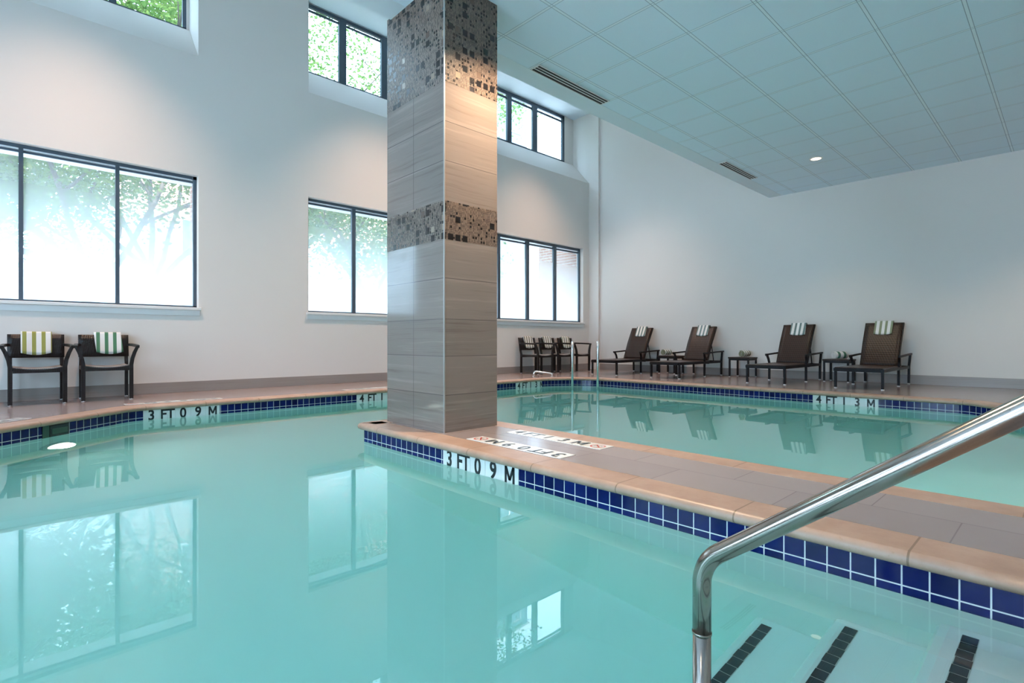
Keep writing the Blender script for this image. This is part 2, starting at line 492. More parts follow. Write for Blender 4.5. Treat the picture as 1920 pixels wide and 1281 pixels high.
# steps with dark nosing tiles (far end meets the divider wall)
def step(x0, ztop, sx):
    mb = MB(); y0, y1 = .15, 2.308
    prof = [(x0, -1.178), (x0, ztop - .035), (x0 + .010, ztop - .012), (x0 + .035, ztop), (.018, ztop), (.018, -1.178)]
    for i in range(len(prof)):
        p, q = prof[i], prof[(i + 1) % len(prof)]
        mb.quad([(p[0], y0, p[1]), (q[0], y0, q[1]), (q[0], y1, q[1]), (p[0], y1, p[1])])
    for y in (y0, y1): mb.quad([(p[0], y, p[1]) for p in prof])
    s = mb.build('step', M['plaster'], pool)
    nb = MB(); y = 2.262
    nb.box((sx - .0015, .2, ztop), (sx + .0425, y, ztop + .0025), 1)
    k = 0
    while y > .25:
        j = .0012 * math.sin(k * 2.7)
        nb.box((sx + j, y - .0505, ztop), (sx + .041 + j, y, ztop + .0045), 0); y -= .0545; k += 1
    nz = nb.build('nosing_tile', [M['dark_tile'], M['grout']], s)
    tag(nz, label='strip of dark square nosing tiles on the tread')
    return s
step(-.935, ZW - .62, -.889); step(-.635, ZW - .39, -.586); step(-.322, ZW - .155, -.250)

# depth markers set into the waterline
def letter_m(mb, mat, w, h, t, mi=1):
    a, b = w / 2, h / 2
    for q in ([(-a, -b), (-a + t, -b), (-a + t, b), (-a, b)], [(a - t, -b), (a, -b), (a, b), (a - t, b)],
              [(-a, b), (-a + t * 1.15, b), (t * .55, -b * .55), (-t * .55, -b * .55)], [(a - t * 1.15, b), (a, b), (t * .55, -b * .55), (-t * .55, -b * .55)]):
        lo = [mat @ Vector((p[0], p[1], -.001)) for p in q]; hi = [mat @ Vector((p[0], p[1], .001)) for p in q]
        mb.quad(hi, mi)
        for k in range(4): mb.quad([lo[k], lo[(k + 1) % 4], hi[(k + 1) % 4], hi[k]], mi)

def marker(origin, along, normal, texts, w, label, zt=-.0535, zb=-.178):
    o, a, nv = Vector(origin), Vector(along).normalized(), Vector(normal).normalized()
    mb = MB(); rot = Matrix(((a.x, 0, nv.x, 0), (a.y, 0, nv.y, 0), (a.z, 1, nv.z, 0), (0, 0, 0, 1)))
    for i, s in enumerate(texts):
        m = Matrix.Translation(o + a * (w * i)) @ rot
        for q in range(2):
            mb.box((.002 + q * w / 2, zb, 0), (w / 2 - .002 + q * w / 2, zt, .004), 0, m)
        t = Matrix.Translation(o + a * (w * (i + .5)) + nv * .005 + Vector((0, 0, -.120))) @ rot @ Matrix.Diagonal((.84, 1., 1., 1.))
        if s == 'M': letter_m(mb, t, .108, .113, .0215)
        else: mb.text(s, .162, t, 1, .001, .004)
    mb.box((0, zb, 0), (w * len(texts), zt, .0025), 2, Matrix.Translation(o) @ rot)
    return tag(mb.build('depth_marker', [M['white_tile'], M['letter'], M['grout']], pool), label=label)
marker((-3.177, 2.31, 0), (1, 0, 0), (0, -1, 0), ['3', 'FT', '0', '9', 'M'], .159, 'white 3 FT 0 9 M depth marker on the divider')
marker((-7.28, 1.10, 0), (0, 1, 0), (1, 0, 0), ['3', 'FT', '0', '9', 'M'], .158, 'white 3 FT 0 9 M depth marker below the window wall')
marker((-7.28, 3.72, 0), (0, 1, 0), (1, 0, 0), ['4', 'FT', '1', '3', 'M'], .166, 'white 4 FT 1 3 M depth marker half hidden by the column')
marker((-7.28, 6.98, 0), (0, 1, 0), (1, 0, 0), ['4', 'FT', '1', '3', 'M'], .158, 'white 4 FT 1 3 M depth marker before the ladder')
marker((-2.645, 8.60, 0), (1, 0, 0), (0, -1, 0), ['4', 'FT', '1', '3', 'M'], .162, 'white 4 FT 1 3 M depth marker below the loungers')

# skimmer mouth and underwater lamp on the slanted left wall
wa = (Vector((-7.28, 1.0)) - Vector((-4.95, -1.6))).normalized()
def onwall(y): return Vector((-7.28, 1.0)) - wa * ((1.0 - y) / wa.y)
def wallmat(y, z, d=0.):
    p = onwall(y); nn = Vector((wa.y, -wa.x))
    return Matrix(((wa.x, 0, nn.x, p.x + nn.x * d), (wa.y, 0, nn.y, p.y + nn.y * d), (0, 1, 0, z), (0, 0, 0, 1)))
mb = MB(); m = wallmat(.215, -.145)
nn = Vector((wa.y, -wa.x))
mb.box((0, -.05, .001), (.27, .088, .004), 0, m)
mb.box((.07, -.045, .004), (.262, .08, .010), 1, m); mb.box((.0, -.05, .004), (.062, .085, .008), 2, m)
mb.box((.09, .0, .010), (.25, .05, .013), 2, m)
tag(mb.build('skimmer', [M['black_slot'], simple('skimmer_flap', (.02, .03, .035), .2), simple('skimmer_green', (.03, .08, .06), .3)], pool), label='dark skimmer opening in the blue tile band')
m = wallmat(.317, ZW - .58, .004)
mb = MB(); q = [m @ Vector((0, 0, 0)), m @ Vector((0, 0, .03))]
mb.tube(q, [.165, .150], 32)
pl = mb.build('pool_lamp', M['white_metal'], pool); tag(pl, label='round underwater lamp glowing in the left wall')
mb = MB(); mb.tube([m @ Vector((0, 0, .031)), m @ Vector((0, 0, .042))], [.118, .09], 32)
mb.build('lens', M['pool_glow'], pl)
def pool_spot(p, d, power):
    ld = bpy.data.lights.new('pool_lamp_light', 'SPOT'); ld.energy = power; ld.color = (1., .97, .90); ld.spot_size = R(150); ld.spot_blend = .8; ld.shadow_soft_size = .1
    o = bpy.data.objects.new('pool_lamp_light', ld); COL.objects.link(o); o.location = p; o.rotation_euler = Vector(d).to_track_quat('-Z', 'Y').to_euler()
    o.parent = pool
nn3 = Vector((wa.y, -wa.x, 0)); nn3 = -nn3 if nn3.x < 0 else nn3
c3 = m @ Vector((0, 0, .06)); pool_spot(c3, (m @ Vector((0, 0, 1))) - (m @ Vector((0, 0, 0))), 35)
for (x_, y_, dx_, dy_) in ((.59, 5., -1, 0), (-2.4, -1.59, 0, 1)):  # two more lamps added out of view to brighten water and ceiling
    mb = MB(); d3 = Vector((dx_, dy_, 0)); p3 = Vector((x_, y_, ZW - .5))
    mb.tube([p3, p3 + d3 * .03], [.165, .15], 28); l_ = mb.build('pool_lamp', M['white_metal'], pool)
    mb = MB(); mb.tube([p3 + d3 * .031, p3 + d3 * .042], [.118, .09], 28); mb.build('lens', M['pool_glow'], l_)
    pool_spot(p3 + d3 * .06, d3, 85 if dx_ else 20)

# ------------------------------------------------------------------ deck floor with the pool cut out
mb = MB(); hole = offset(OUT, .16)
hv = [mb.bm.verts.new((p.x, p.y, 0)) for p in hole]
ov = [mb.bm.verts.new(p) for p in ((W - .02, YB, 0), (XE, YB, 0), (XE, L + .02, 0), (W - .02, L + .02, 0))]
es = [mb.bm.edges.new((hv[i], hv[(i + 1) % n])) for i in range(n)] + [mb.bm.edges.new((ov[i], ov[(i + 1) % 4])) for i in range(4)]
bmesh.ops.triangle_fill(mb.bm, use_beauty=True, use_dissolve=False, edges=es)
for f in mb.bm.faces:
    if f.normal.z < 0: f.normal_flip()
fl = struct(mb.build('floor', M['deck'], normals=False))
tag(fl, label='grey-brown tiled pool deck with a divider walkway', cat='floor')

# tile strips lettered into the deck
def strip(origin, along, texts, w, label, group=None, h=.155, sym=None):
    """texts run along `along`, read by someone whose right hand points that way"""
    o = Vector(origin); a = Vector(along).normalized(); b = Vector((-a.y, a.x, 0))
    mb = MB(); rot = Matrix(((a.x, b.x, 0, 0), (a.y, b.y, 0, 0), (0, 0, 1, 0), (0, 0, 0, 1)))
    for i, s in enumerate(texts):
        m = Matrix.Translation(o + a * (w * i)) @ rot
        mb.box((.0015, -h / 2, .0), (w - .0015, h / 2, .003), 0, m)
        c = o + a * (w * (i + .5)) + Vector((0, 0, .0036))
        if s == '@':   # crossed-out diver sign
            for k in range(28):
                t0, t1 = 2 * PI * k / 28, 2 * PI * (k + 1) / 28
                P = lambda r, t_: c + a * (r * math.cos(t_)) + b * (r * math.sin(t_))
                mb.quad([P(.056, t0), P(.056, t1), P(.044, t1), P(.044, t0)], 2)
            mb.box((-.048, -.005, 0), (.048, .005, .0004), 2, Matrix.Translation(c) @ rot @ Matrix.Rotation(R(-45), 4, 'Z'))
            mb.box((-.028, -.006, 0), (.012, .006, .0003), 1, Matrix.Translation(c) @ rot @ Matrix.Rotation(R(25), 4, 'Z'))
            mb.box((.014, .008, 0), (.026, .020, .0003), 1, Matrix.Translation(c) @ rot)
        elif s == 'M': letter_m(mb, Matrix.Translation(c) @ rot, .11, .105, .02)
        elif s: mb.text(s, .15, Matrix.Translation(c) @ rot, 1, .0003, .003)
    o_ = mb.build('depth_tile_strip', [M['white_tile'], M['letter'], M['red_letter']])
    return tag(o_, label, 'floor sign', group)
strip((-2.2, 2.565, 0), (-1, 0, 0), ['3', 'FT', '0', '9', 'M', '@'], .155, 'row of white depth tiles on the divider walkway nearer the shallow pool', 'depth tile rows set in the deck')
strip((-3.14, 2.975, 0), (1, 0, 0), ['4', 'FT', '1', '3', 'M', '@'], .157, 'row of white depth tiles on the divider walkway along its far coping', 'depth tile rows set in the deck')
strip((-7.56, 1.98, 0), (0, -1, 0), ['3', 'FT', '0', '9', 'M', '@'], .17, 'row of white depth tiles in the deck in front of the right-hand near armchair', 'depth tile rows set in the deck', .14)
strip((-7.56, 4.68, 0), (0, -1, 0), ['4', 'FT', '1', '3', 'M', '@'], .17, 'row of white depth tiles in the deck running behind the column', 'depth tile rows set in the deck', .14)
d_ = Vector((wa.x, wa.y, 0)); s0 = onwall(.36) + Vector((wa.y, -wa.x)) * -.42
p0 = onwall(.30); off = Vector((wa.y, -wa.x)) * -1.0
q0 = Vector((p0.x, p0.y, 0)) + Vector((off.x, off.y, 0)) * .30
strip(q0, -d_, ['3', 'FT', '0', '9', 'M', '@'], .155, 'row of white depth tiles at the slanted pool corner by the frame edge', 'depth tile rows set in the deck', .15)

# ------------------------------------------------------------------ window wall
LW = [(-.87, 2.014), (3.645, 6.45), (7.90, 10.93)]       # lower openings (y)
UW = [(-.87, 2.014), (3.653, 6.45), (7.86, 11.18)]       # recesses of the upper windows (y)
UF = [(-.87, 1.975), (3.72, 6.40), (7.93, 10.82)]        # upper window frames (y)
Z0, Z1 = 1.232, 3.172; ZS = 4.93; ZB = 5.535
TW = .22
mb = MB()
ys = [YB]
for a_, b_ in LW: ys += [a_, b_]
ys += [L + .2]
for i in range(len(ys) - 1):
    a_, b_ = ys[i], ys[i + 1]
    if i % 2 == 0: mb.box((W - TW, a_, -.05), (W, b_, ZS - .25))
    else:
        mb.box((W - TW, a_, -.05), (W, b_, Z0 - .002)); mb.box((W - TW, a_, Z1), (W, b_, ZS - .25))
ys = [YB]
for a_, b_ in UW: ys += [a_, b_]
ys += [L + .2]
for i in range(len(ys) - 1):
    a_, b_ = ys[i], ys[i + 1]
    if i % 2 == 0: mb.box((XR - .12, a_, ZS - .25), (W, b_, ZH + .05))
    else:   # sloping ledge below each upper window
        pr = [(W, ZS - .25), (W, ZS), (XR + .02, ZB), (XR - .12, ZB), (XR - .12, ZS - .25)]
        for k in range(5):
            p, q = pr[k], pr[(k + 1) % 5]
            mb.quad([(p[0], a_, p[1]), (q[0], a_, q[1]), (q[0], b_, q[1]), (p[0], b_, p[1])])
        f0, f1 = UF[i // 2]
        if f0 > a_: mb.box((XR - .12, a_, ZB), (XR, f0, ZH))
        if f1 < b_: mb.box((XR - .12, f1, ZB), (XR, b_, ZH))
tag(struct(mb.build('wall_left', M['wall'])), label='off-white window wall with sloping ledges under the high windows', cat='wall')
mb = MB(); mb.box((W - .6, L, -.05), (XE + .2, L + .2, ZH + .05))
tag(struct(mb.build('wall_back', M['wall'])), label='plain off-white end wall behind the loungers', cat='wall')
mb = MB(); mb.box((W - .005, 11.18, 0), (-8.54, L + .005, ZH))
tag(struct(mb.build('trim_1', M['wall'])), label='shallow plaster pilaster in the far corner', cat='wall')
mb = MB(); mb.box((XE, YB, -.05), (XE + .2, L, ZH))
tag(struct(mb.build('wall_right', M['wall'])), label='off-white side wall outside the picture', cat='wall')
# unseen wall behind the photographer, its windows added to let more daylight in
mb = MB(); FW = [(-6.6, -4.6), (-3.6, -1.7), (-1.2, .5)]
xs = [W - .6] + [v for p in FW for v in p] + [XE + .2]
for i in range(len(xs) - 1):
    a_, b_ = xs[i], xs[i + 1]
    if i % 2 == 0: mb.box((a_, YB - .2, -.05), (b_, YB, ZH + .05))
    else:
        zt = 3.4
        mb.box((a_, YB - .2, -.05), (b_, YB, .06)); mb.box((a_, YB - .2, zt), (b_, YB, ZH + .05))
tag(struct(mb.build('wall_front', M['wall'])), label='off-white wall behind the photographer with windows added for daylight', cat='wall')

# baseboards
mb = MB(); mb.box((W, YB, 0), (W + .014, 11.18, .152), bev=.003)
tag(struct(mb.build('baseboard_left', M['base_stone'])), label='grey stone tile baseboard under the windows', cat='baseboard')
mb = MB(); mb.box((-8.54, L - .014, 0), (XE, L, .158), bev=.003)
tag(struct(mb.build('baseboard_back', M['base_stone'])), label='grey stone tile baseboard along the end wall', cat='baseboard')

# ceilings
mb = MB(); mb.box((-4.02, YB, ZC), (XE, L, ZC + .05))
tag(struct(mb.build('ceiling', M['ceiling'])), label='white lay-in panel ceiling', cat='ceiling')
mb = MB(); mb.box((XS, YB, ZC - .002), (-4.02, L, ZC + .05)); mb.box((XS, YB, ZC + .03), (XS + .08, L, ZH))
tag(struct(mb.build('trim_2', M['ceil_plain'])), label='plain drywall edge of the dropped ceiling', cat='ceiling')
mb = MB(); mb.box((XR - .15, YB, ZH), (XS + .1, L + .1, ZH + .12))
for yy in (0.9, 5.1, 9.4): mb.box((XR + .02, YB, ZH - .003), (XR + .03, L, ZH))
tag(struct(mb.build('ceiling_high', M['ceil_plain'])), label='high plain ceiling along the window wall', cat='ceiling')
mb = MB(); mb.box((XS - .1, YB - .2, ZH - .02), (XE + .2, L + .2, ZH + .1))
tag(struct(mb.build('roof', M['concrete'])), label='roof slab above the dropped ceiling', cat='roof')

# windows
def window(nm, x, y0, y1, z0, z1, mull, glass, fw, label, sill=None, xsash=None):
    w = empty(nm, (x, (y0 + y1) / 2, z0), label=label, cat='window', kind='structure')
    inv = Matrix.Translation((-x, -(y0 + y1) / 2, -z0))
    def add(mb, name, mat):
        bmesh.ops.transform(mb.bm, matrix=inv, verts=mb.bm.verts[:]); return mb.build(name, mat, w)
    d = .055
    mb = MB(); mb.box((x - d, y0, z0), (x, y1, z0 + fw * .55)); mb.box((x - d, y0, z1 - fw), (x, y1, z1))
    mb.box((x - d, y0, z0), (x, y0 + fw, z1)); mb.box((x - d, y1 - fw, z0), (x, y1, z1))
    mb.box((x - d + .01, y0, z1 - fw * 2.1), (x - .025, y1, z1 - fw * 1.45))
    add(mb, 'frame', M['alu'])
    for c, hw in mull:
        mb = MB(); mb.box((x - d, c - hw, z0 + .01), (x + .004, c + hw, z1 - .01)); add(mb, 'mullion', M['alu'])
    es = [y0 + fw] + [v for c, hw in mull for v in (c - hw, c + hw)] + [y1 - fw]
    for k in range(0, len(es), 2):
        mb = MB(); mb.quad([(x - .03, es[k], z0 + fw * .5), (x - .03, es[k + 1], z0 + fw * .5), (x - .03, es[k + 1], z1 - fw), (x - .03, es[k], z1 - fw)])
        # object space equals the window's own; glass keeps world height through its own offset
        bmesh.ops.transform(mb.bm, matrix=Matrix.Translation((-x, -(y0 + y1) / 2, 0)), verts=mb.bm.verts[:])
        g = mb.build('pane', glass, w); g.location = (0, 0, -z0)
    if sill:
        mb = MB(); mb.box((x - .02, y0 - .03, z0 - .045), (W + .045, y1 + .03, z0 - .003), bev=.006)
        mb.box((W, y0 - .02, z0 - .125), (W + .014, y1 + .02, z0 - .045), bev=.003)
        add(mb, 'sill', M['sill'])
    return w
for i, (a_, b_) in enumerate(FW):
    zt = 3.4
    w_ = empty('window_%d' % (7 + i), ((a_ + b_) / 2, YB - .1, .06), label='tall unseen window added behind the photographer for daylight', cat='window', kind='structure')
    hx = (b_ - a_) / 2; hz = zt - .06
    mb = MB()
    for q in ((-hx, 0, -hx + .05, hz), (hx - .05, 0, hx, hz), (-hx, 0, hx, .05), (-hx, hz - .05, hx, hz)): mb.box((q[0], -.03, q[1]), (q[2], .03, q[3]))
    mb.build('frame', M['alu'], w_)
    mb = MB(); mb.quad([(-hx, 0, 0), (hx, 0, 0), (hx, 0, hz), (-hx, 0, hz)]); mb.build('pane', M['glass'], w_)
XG = W - .10
window('window_1', XG, LW[0][0], LW[0][1], Z0, Z1, [(.097, .022), (1.063, .022)], M['glass_film'], .045, 'wide lower window behind the two near armchairs', True)
window('window_2', XG, LW[1][0], LW[1][1], Z0, Z1, [(4.52, .034), (5.48, .034)], M['glass_film'], .045, 'lower window left of the column', True)
window('window_3', XG, LW[2][0], LW[2][1], Z0, Z1, [(8.06, .03), (8.975, .05), (9.945, .05)], M['glass_film'], .06, 'lower window above the three far armchairs', True)
window('window_4', XR, UF[0][0], UF[0][1], ZB, ZH, [(.10, .045), (1.06, .045)], M['glass'], .05, 'high window cut by the top left of the picture')
window('window_5', XR, UF[1][0], UF[1][1], ZB, ZH, [(4.525, .07), (5.40, .065)], M['glass'], .06, 'high window left of the mosaic column')
window('window_6', XR, UF[2][0], UF[2][1], ZB, ZH, [(8.80, .07), (9.69, .085)], M['glass'], .085, 'high window right of the mosaic column')

# ------------------------------------------------------------------ column
cx0, cx1, cy0, cy1 = -4.335, -3.455, 2.52, 3.085
colm = empty('column', (0, 0, 0), label='square column of veined grey stone with mosaic bands rising from the divider', cat='column', kind='structure')
def cpart(name, z0, z1, mat, g=0.): 
    mb = MB(); mb.box((cx0 - g, cy0 - g, z0), (cx1 + g, cy1 + g, z1)); return mb.build(name, mat, colm)
cpart('stone_cladding', 0, 1.5536, M['column_stone']); cpart('stone_cladding', 1.8636, 2.819, M['column_stone'])
tag(cpart('mosaic_band', 1.5536, 1.8636, M['mosaic'], .001), label='narrow band of brown and black mosaic')
tag(cpart('mosaic_band', 2.819, ZC + .02, M['mosaic'], .001), label='tall mosaic top of the column')
mb = MB()
for (x_, y_) in ((cx1, cy0), (cx0, cy0), (cx1, cy1)): mb.box((x_ - .005, y_ - .005, 0), (x_ + .003 , y_ + .003, ZC))
mb2 = MB(); mb2.box((cx1 - .006, cy0 - .0035, 0), (cx1 + .0035, cy0 + .006, ZC)); mb2.build('corner_bead', M['grey_metal'], colm); mb.bm.free()

# ------------------------------------------------------------------ ceiling fittings
def vent(y0, y1, label):
    x0, x1 = -4.015, -3.885
    v = empty('air_vent', ((x0 + x1) / 2, (y0 + y1) / 2, ZC), label=label, cat='vent', group='slot vents along the ceiling edge')
    cx, cy = (x0 + x1) / 2, (y0 + y1) / 2; hx, hy = (x1 - x0) / 2, (y1 - y0) / 2
    mb = MB(); mb.box((-hx, -hy, -.004), (hx, hy, -.001)); mb.build('slot', M['black_slot'], v)
    mb = MB()
    for sx in (-1, 1): mb.box((sx * hx - .006, -hy, -.010), (sx * hx + .006, hy, -.001))
    for sy in (-1, 1): mb.box((-hx, sy * hy - .006, -.010), (hx, sy * hy + .006, -.001))
    mb.build('frame', M['white_metal'], v)
    for k in (-1, 1):
        mb = MB(); mb.box((k * .020 - .006, -hy, -.007), (k * .020 + .006, hy, -.004)); mb.build('blade', M['white_metal'], v)
    return v
vent(4.07, 5.30, 'long slot vent in the ceiling edge close to the column')
vent(8.47, 9.70, 'slot vent in the ceiling edge nearer the end wall')

def downlight(x, y, z, power, label, group, ang=110., blend=.6, col=(1., .78, .55), r=.075):
    d = empty('downlight', (x, y, z), label=label, cat='light', group=group)
    mb = MB(); N = 28
    mb.tube([(0, 0, -.001), (0, 0, -.007)], [r + .022, r + .014], N)
    mb.build('trim_ring', M['white_metal'], d)
    mb = MB(); mb.tube([(0, 0, -.0072), (0, 0, -.009)], [r, r * .95], N); mb.build('lens', M['lamp_glow'], d)
    ld = bpy.data.lights.new('downlight_lamp', 'SPOT'); ld.energy = power; ld.color = col; ld.spot_size = R(ang); ld.spot_blend = blend; ld.shadow_soft_size = .06
    lo = bpy.data.objects.new('downlight_lamp', ld); COL.objects.link(lo); lo.location = (0, 0, -.03); lo.parent = d
    return d
G1 = 'downlights in the panel ceiling'
downlight(-2.837, 9.378, ZC, 80, 'single glowing round downlight in the panel ceiling near the end wall', G1)
downlight(-2.80, 3.0, ZC, 520, 'downlight in the panel ceiling beside the column', G1, col=(1., .72, .47))
for (x_, y_) in ((.27, 9.378), (.27, 6.25), (-2.837, -.02), (.27, -2.5)):  # out-of-view downlights added as fill light for the hall
    downlight(x_, y_, ZC, 150, 'unseen downlight added to the panel ceiling above the picture', G1)
for y_, p_ in ((.58, 1150), (4.95, 1150), (8.9, 900)):
    downlight(-7.2, y_, ZH, p_, 'downlight in the high ceiling washing the window wall', 'wall washing downlights in the high ceiling', 84., 1., (1., .64, .44))

# ------------------------------------------------------------------ handrail, ladder, deck handle
def bend(p0, p1, p2, r, k=10):
    p0, p1, p2 = Vector(p0), Vector(p1), Vector(p2)
    a = (p0 - p1).normalized(); b = (p2 - p1).normalized(); ang = a.angle(b); t = r / math.tan(ang / 2)
    c = p1 + (a + b).normalized() * (r / math.sin(ang / 2)); s = p1 + a * t - c; e = p1 + b * t - c
    s.normalize(); e.normalize()
    return [c + s.slerp(e, i / k) * r for i in range(k + 1)]
Yr = 1.32; sl = .745
hr = empty('stair_handrail', (-.671, Yr, ZW - .62), label='polished steel stair handrail in the right foreground', cat='handrail')
base = Vector((-.671, Yr, ZW - .62))
p_corner = (-.671, Yr, .155); p_top = (.28, Yr, .155 + .951 * sl); p_end = (.52, Yr, 0.)
pts = [Vector((-.671, Yr, -.03))] + bend((-.671, Yr, -.5), p_corner, p_top, .115) + bend(p_corner, p_top, p_end, .12) + [Vector(p_end)]
pts = [p - base for p in pts]
mb = MB(); mb.tube(pts, .0238, 24); mb.build('rail', M['chrome'], hr)
mb = MB(); mb.tube([Vector((-.671, Yr, ZW - .615)) - base, Vector((-.671, Yr, -.03)) - base], .0230, 24)
mb.tube([Vector((-.671, Yr, -.034)) - base, Vector((-.671, Yr, -.028)) - base], .0252, 24); mb.build('post', M['chrome'], hr)
mb = MB(); mb.cyl(Vector((.52, Yr, 0.001)) - base, .05, .015, 24); mb.build('flange', M['chrome'], hr)

def ladder():
    c = Vector((-6.75, 8.40, 0)); a = Vector((.62, -.785, 0)); s = Vector((.785, .62, 0))
    ld = empty('pool_ladder', c, label='steel pool ladder with two upright grab rails at the far corner', cat='ladder')
    for k in (-1, 1):
        o = s * (k * .25)
        q = [o + a * -.30 + Vector((0, 0, 0)), o + a * -.30 + Vector((0, 0, .55))]
        q += bend(o + a * -.30, o + a * -.30 + Vector((0, 0, .72)), o + a * .16 + Vector((0, 0, .72)), .14, 8)
        q += bend(o + a * -.30 + Vector((0, 0, .72)), o + a * .16 + Vector((0, 0, .72)), o + a * .16 + Vector((0, 0, -.9)), .14, 8)
        q += [o + a * .16 + Vector((0, 0, -.85))]
        mb = MB(); mb.tube(q, .024, 16); r_ = mb.build('grab_rail', M['steel'], ld)
        mb = MB(); mb.cyl(o + a * -.30 + Vector((0, 0, .001)), .05, .014); mb.build('flange', M['steel'], r_)
    for z in (-.35, -.6):
        mb = MB(); mb.box((-.25, -.035, z), (.25, .035, z + .025), 0, Matrix.Translation(a * .16) @ Matrix.Rotation(R(38.3), 4, 'Z')); mb.build('tread', M['white_metal'], ld)
    return ld
ladder()
g0 = Vector((-7.70, 7.90, 0)); g1 = Vector((-7.44, 8.17, 0))
gb = empty('grab_handle', g0, label='low bent steel handle on the deck in front of the three far armchairs', cat='handle')
q = [Vector((0, 0, 0.002))] + bend((0, 0, 0), (0, 0, .115), (g1 - g0) + Vector((0, 0, .06)), .05, 6) + bend((0, 0, .115), (g1 - g0) + Vector((0, 0, .062)), (g1 - g0), .035, 6) + [(g1 - g0) + Vector((0, 0, .002))]
mb = MB(); mb.tube(q, .02, 14); mb.build('bar', M['steel'], gb)
for p in (Vector((0, 0, .001)), (g1 - g0) + Vector((0, 0, .001))):
    mb = MB(); mb.cyl(p, .036, .01); mb.build('flange', M['steel'], gb)

# ------------------------------------------------------------------ furniture
def make_armchair():
    c = empty('armchair', (0, 0, 0))
    for sy in (-1, 1):
        y = .236 * sy
        mb = MB(); pts = [(.275, y, .014), (.278, y, .30), (.275, y * 1.0, .44), (.272, y + .012 * sy, .52), (.266, y + .035 * sy, .595), (.26, y + .066 * sy, .668)]
        mb.tube(pts, [.020, .0205, .0205, .020, .019, .017], square=True, up=(1, 0, 0)); l = mb.build('leg', M['wicker'], c)
        mb = MB(); mb.cyl((.275, y, .001), .021, .016, 14); mb.build('foot_cap', M['grey_metal'], l)
        mb = MB(); pts = [(-.255, y, .014), (-.255, y, .44), (-.285, y, .56)]
        mb.tube(pts, .0185, square=True, up=(1, 0, 0)); l = mb.build('leg', M['wicker'], c)
        mb = MB(); mb.cyl((-.255, y, .001), .020, .016, 14); mb.build('foot_cap', M['grey_metal'], l)
        mb = MB(); y1 = y + .066 * sy
        mb.tube([(.283, y1 + .004 * sy, .668), (.22, y1, .676), (.0, y1 - .004 * sy, .684), (-.2, y1 - .022 * sy, .69), (-.29, y + .02 * sy, .69)], [.016, .017, .017, .017, .015], square=True)
        mb.build('armrest', M['wicker'], c)
    # seat frame with a dipped front rail, woven seat
    mb = MB()
    def dip(v, s): return .432 - .026 * (1 - (2 * v - 1) ** 2) * s
    def rail(x, s):
        N = 10
        for i in range(N):
            v0, v1 = i / N, (i + 1) / N; ya, yb = -.215 + .43 * v0, -.215 + .43 * v1
            for (xa, xb) in ((x - .02, x + .02),):
                A = [(xa, ya, .372), (xb, ya, .372), (xb, yb, .372), (xa, yb, .372), (xa, ya, dip(v0, s)), (xb, ya, dip(v0, s)), (xb, yb, dip(v1, s)), (xa, yb, dip(v1, s))]
                for q_ in ((3, 2, 1, 0), (4, 5, 6, 7), (1, 2, 6, 5), (3, 0, 4, 7)): mb.quad([A[t_] for t_ in q_])
                if i == 0: mb.quad([A[t_] for t_ in (0, 1, 5, 4)])
                if i == N - 1: mb.quad([A[t_] for t_ in (2, 3, 7, 6)])
    rail(.275, 1.); rail(-.255, .6)
    for sy in (-1, 1): mb.box((-.24, sy * .236 - .018, .385), (.26, sy * .236 + .018, .428))
    mb.build('seat_frame', M['wicker'], c)
    mb = MB(); mb.grid(lambda u, v: (-.24 + .50 * u, -.215 + .43 * v, dip(v, .9) + .004 - .006 * math.sin(PI * u)), 8, 10)
    mb.build('seat', M['sling'], c, .012)
    mb = MB()
    def bk(u, v, d): 
        z = .535 + .285 * v; x = -.272 - .050 * v - .012 * math.sin(PI * u) + d
        return (x, -.262 + .524 * u, z)
    mb.grid(lambda u, v: bk(u, v, .016), 10, 4); mb.grid(lambda u, v: bk(u, v, -.016), 10, 4)
    for v in (0, 1): mb.grid(lambda u, w_: bk(u, v, -.016 + .032 * w_), 10, 1, smooth=False)
    for u in (0, 1): mb.grid(lambda v, w_: bk(u, v, -.016 + .032 * w_), 4, 1, smooth=False)
    bmesh.ops.remove_doubles(mb.bm, verts=mb.bm.verts[:], dist=1e-5)
    mb.build('backrest', M['wicker'], c)
    return c
def drape(name, mat, top, front_dx, width, drop_f, drop_b, skew=0., thick=.012, wave=.0):
    """a towel folded over an upright edge: local +x is the front face, y its width, origin on the edge"""
    mb = MB(); r_ = .024
    prof = []
    for k in range(7): prof.append((front_dx * (1 - k / 6.) + r_, -drop_f * (1 - k / 6.)))
    for k in range(1, 8): t_ = PI * k / 8; prof.append((r_ * math.cos(t_), .0 + .018 * math.sin(t_)))
    for k in range(5): prof.append((-r_ - .0, -drop_b * k / 4.))
    nP = len(prof) - 1
    def fn(u, v):
        i = min(int(round(v * nP)), nP); x, z = prof[i]
        f = 1 - v
        y = (u - .5) * width + skew * z * -1
        z2 = z - (wave * math.sin(PI * u) * max(0, -z) if x > 0 else 0)
        return (x + .004 * math.sin(u * 9 + 1) * max(0., -z / drop_f), y, z2)
    mb.grid(fn, 16, nP)
    o = mb.build(name, mat, None, thick); return o

